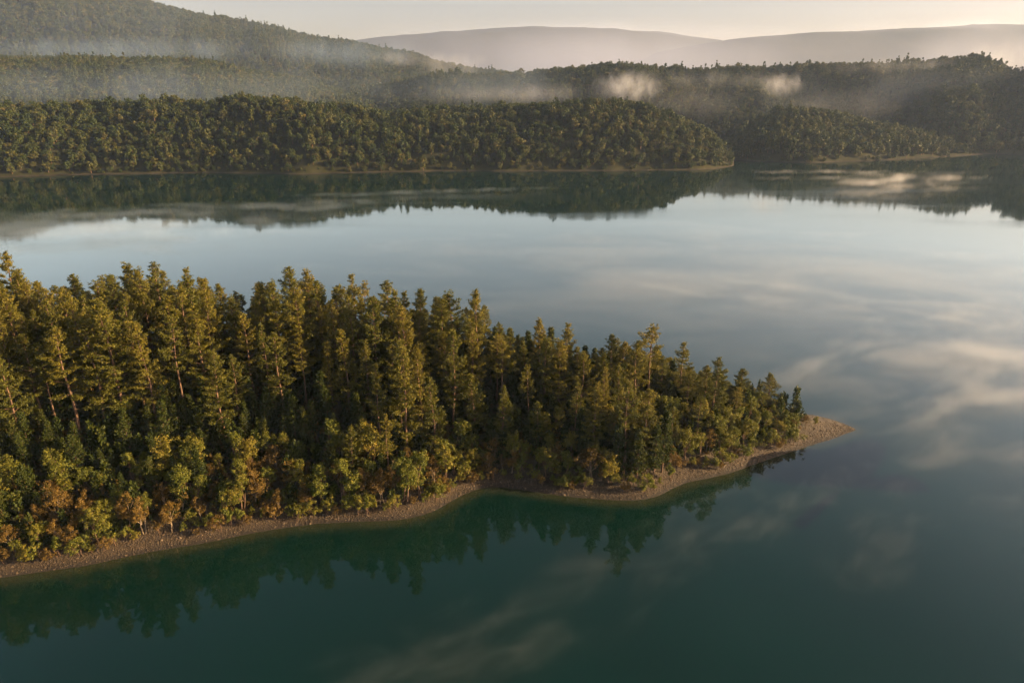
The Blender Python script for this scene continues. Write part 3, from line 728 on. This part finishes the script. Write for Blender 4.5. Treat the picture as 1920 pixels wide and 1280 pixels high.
lake_wisp(1640, 1030, 26, 8, 0.7, 45, 0.012, 5.0, 'thin wisp of mist low at the right')
lake_wisp(1790, 690, 78, 44, 1.5, 22, 0.046, 14, 'broad pinkish mist right of the point')
lake_wisp(1560, 570, 100, 30, 1.2, -20, 0.026, 11, 'pale mist drifting on the middle of the lake')
lake_wisp(1850, 850, 42, 30, 1.0, 30, 0.016, 8, 'mist at the right edge beyond the point')
lake_wisp(1420, 530, 210, 120, 1.6, -6, 0.013, 26, 'thin veil of mist over the open middle of the lake', 0.0, 0.6)
lake_wisp(80, 445, 150, 60, 3, 0, 0.042, 18, 'bank of mist on the water at far left', tint=(0.72, 0.85, 1.0))
lake_wisp(430, 398, 150, 30, 2, 14, 0.018, 11, 'streak of mist along the left far shore', tint=(0.72, 0.85, 1.0))
lake_wisp(780, 366, 120, 14, 1.5, 12, 0.018, 7, 'thin bright streak of mist on the far water', tint=(0.72, 0.85, 1.0))
lake_wisp(1540, 328, 90, 14, 2, 0, 0.020, 8, 'wisps of mist before the right spur')
lake_wisp(1690, 345, 90, 45, 3, 25, 0.024, 13, 'warm mist on the water before the right ridge', 0.40, 0.75)
def air_wisp(px, py, y, rx, ry, rz, dens, size, label, lo=0.3, hi=0.75, tint=(0.9, 0.93, 1.0)):
    z = height_at(py, y); wisp(x_at(px, y, z), y, z, rx, ry, rz, 0, mist_mat('hill_mist', dens, size, 0, stretch=2.0, lo=lo, hi=hi, color=tint), label)
air_wisp(1180, 163, 725, 50, 30, 22, 0.034, 5, 'bright puff of mist on the middle ridge')
air_wisp(1462, 160, 690, 32, 24, 16, 0.030, 4.5, 'small puff of mist above the right spur')
air_wisp(960, 178, 730, 150, 40, 17, 0.010, 20, 'grey mist behind the middle headland', 0.15)
air_wisp(1580, 200, 695, 120, 30, 24, 0.0022, 20, 'grey mist behind the right spur', 0.1)
air_wisp(250, 95, 1230, 460, 90, 34, 0.0045, 40, 'bluish mist band at the foot of the left mountain', 0.2, 0.75, (0.55, 0.74, 1.0))  # blue in the volume colour stands in for shade on the mist
air_wisp(640, 100, 1300, 210, 90, 40, 0.0045, 30, 'bluish mist on the right flank of the left mountain', 0.2, 0.75, (0.55, 0.74, 1.0))  # shade put into this mist's colour as a blue tint
air_wisp(850, 122, 1250, 85, 60, 26, 0.012, 20, 'mist lifting off the end of the left mountain', 0.4)
air_wisp(1885, 115, 880, 70, 50, 34, 0.012, 18, 'glowing mist on the ridge at the right edge')
air_wisp(1640, 180, 735, 260, 45, 48, 0.0026, 45, 'thin grey mist over the right ridge', 0.0, 0.7, (0.66, 0.78, 1.0))
air_wisp(1250, 190, 725, 110, 40, 30, 0.0030, 30, 'thin grey mist in the valley right of the middle headland', 0.0, 0.7)
air_wisp(260, 40, 1060, 560, 60, 130, 0.0021, 90, 'bluish air before the left mountain', 0.0, 0.7, (0.60, 0.76, 1.0))
air_wisp(1330, 150, 760, 160, 30, 14, 0.0045, 9, 'ragged mist trailing along the middle ridge', 0.3, 0.75)
air_wisp(1700, 128, 800, 120, 40, 16, 0.005, 10, 'ragged mist trailing under the right crest', 0.3, 0.75)
air_wisp(760, 112, 1500, 200, 60, 26, 0.006, 18, 'ragged mist along the foot of the left mountain', 0.3, 0.75)
air_wisp(1050, 66, 3800, 1500, 350, 95, 0.0013, 260, 'fog rolling over the far mountain crest', 0.1, 0.7, (0.66, 0.72, 0.95))
air_wisp(1780, 60, 3100, 900, 300, 80, 0.0014, 220, 'fog rolling over the far right mountain crest', 0.1, 0.7, (0.66, 0.72, 0.95))
air_wisp(330, 168, 690, 400, 70, 38, 0.0032, 60, 'bluish haze behind the near left hill', 0.0, 0.6, (0.60, 0.76, 1.0))
air_wisp(880, 160, 800, 180, 70, 40, 0.0030, 50, 'bluish haze between the left slope and the middle ridge', 0.0, 0.6, (0.60, 0.76, 1.0))
air_wisp(1100, 125, 2100, 1300, 600, 190, 0.0013, 300, 'fog filling the valley before the far mountains', 0.0, 0.6, (0.66, 0.72, 0.95))
air_wisp(1750, 112, 1700, 800, 450, 150, 0.0013, 250, 'fog in the valley before the far right mountain', 0.0, 0.6, (0.66, 0.72, 0.95))

# ------------------------------------------------------------------ light
AZ, EL = R(94), R(15)
sd = Vector((math.cos(EL) * math.sin(AZ), math.cos(EL) * math.cos(AZ), math.sin(EL)))
ld = bpy.data.lights.new('sun', 'SUN'); ld.energy = 5.0; ld.angle = R(0.5); ld.color = (1.0, 0.68, 0.35)
sun = bpy.data.objects.new('sun', ld); COL.objects.link(sun)
sun.rotation_euler = sd.to_track_quat('Z', 'Y').to_euler(); sun.location = (300, -50, 200)
w = bpy.data.worlds.new('World'); SC.world = w; w.use_nodes = True
nt = w.node_tree; nt.nodes.clear()
sky = nt.nodes.new('ShaderNodeTexSky'); sky.sky_type = 'NISHITA'; sky.sun_disc = False
sky.sun_elevation = EL; sky.sun_rotation = AZ; sky.air_density = 0.75; sky.dust_density = 1.5; sky.ozone_density = 1.0
bg = nt.nodes.new('ShaderNodeBackground'); bg.inputs[1].default_value = 0.05
wo = nt.nodes.new('ShaderNodeOutputWorld')
# added gain on the sky by elevation, so the lake reflects more light
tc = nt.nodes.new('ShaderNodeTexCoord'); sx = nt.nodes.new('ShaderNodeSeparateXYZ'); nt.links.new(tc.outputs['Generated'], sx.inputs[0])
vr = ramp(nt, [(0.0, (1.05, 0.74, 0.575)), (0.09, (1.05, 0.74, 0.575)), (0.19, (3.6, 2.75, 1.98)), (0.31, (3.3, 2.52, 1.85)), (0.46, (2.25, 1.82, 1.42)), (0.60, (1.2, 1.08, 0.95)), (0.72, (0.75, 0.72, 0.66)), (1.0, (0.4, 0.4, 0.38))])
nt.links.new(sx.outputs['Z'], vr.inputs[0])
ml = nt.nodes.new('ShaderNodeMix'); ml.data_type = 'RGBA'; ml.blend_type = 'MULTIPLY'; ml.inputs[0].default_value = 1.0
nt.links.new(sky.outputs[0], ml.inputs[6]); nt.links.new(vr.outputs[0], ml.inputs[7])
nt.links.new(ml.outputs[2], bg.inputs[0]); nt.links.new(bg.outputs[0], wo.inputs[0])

# ------------------------------------------------------------------ render
SC.view_settings.view_transform = 'Standard'; SC.view_settings.look = 'None'
SC.view_settings.exposure = 2.0; SC.view_settings.gamma = 1.0
c = SC.cycles
c.max_bounces = 6; c.diffuse_bounces = 2; c.glossy_bounces = 3; c.transmission_bounces = 2; c.volume_bounces = 1; c.transparent_max_bounces = 8
c.use_adaptive_sampling = True; c.adaptive_threshold = 0.02
c.use_denoising = True
c.volume_max_steps = 128
c.sample_clamp_indirect = 4.0
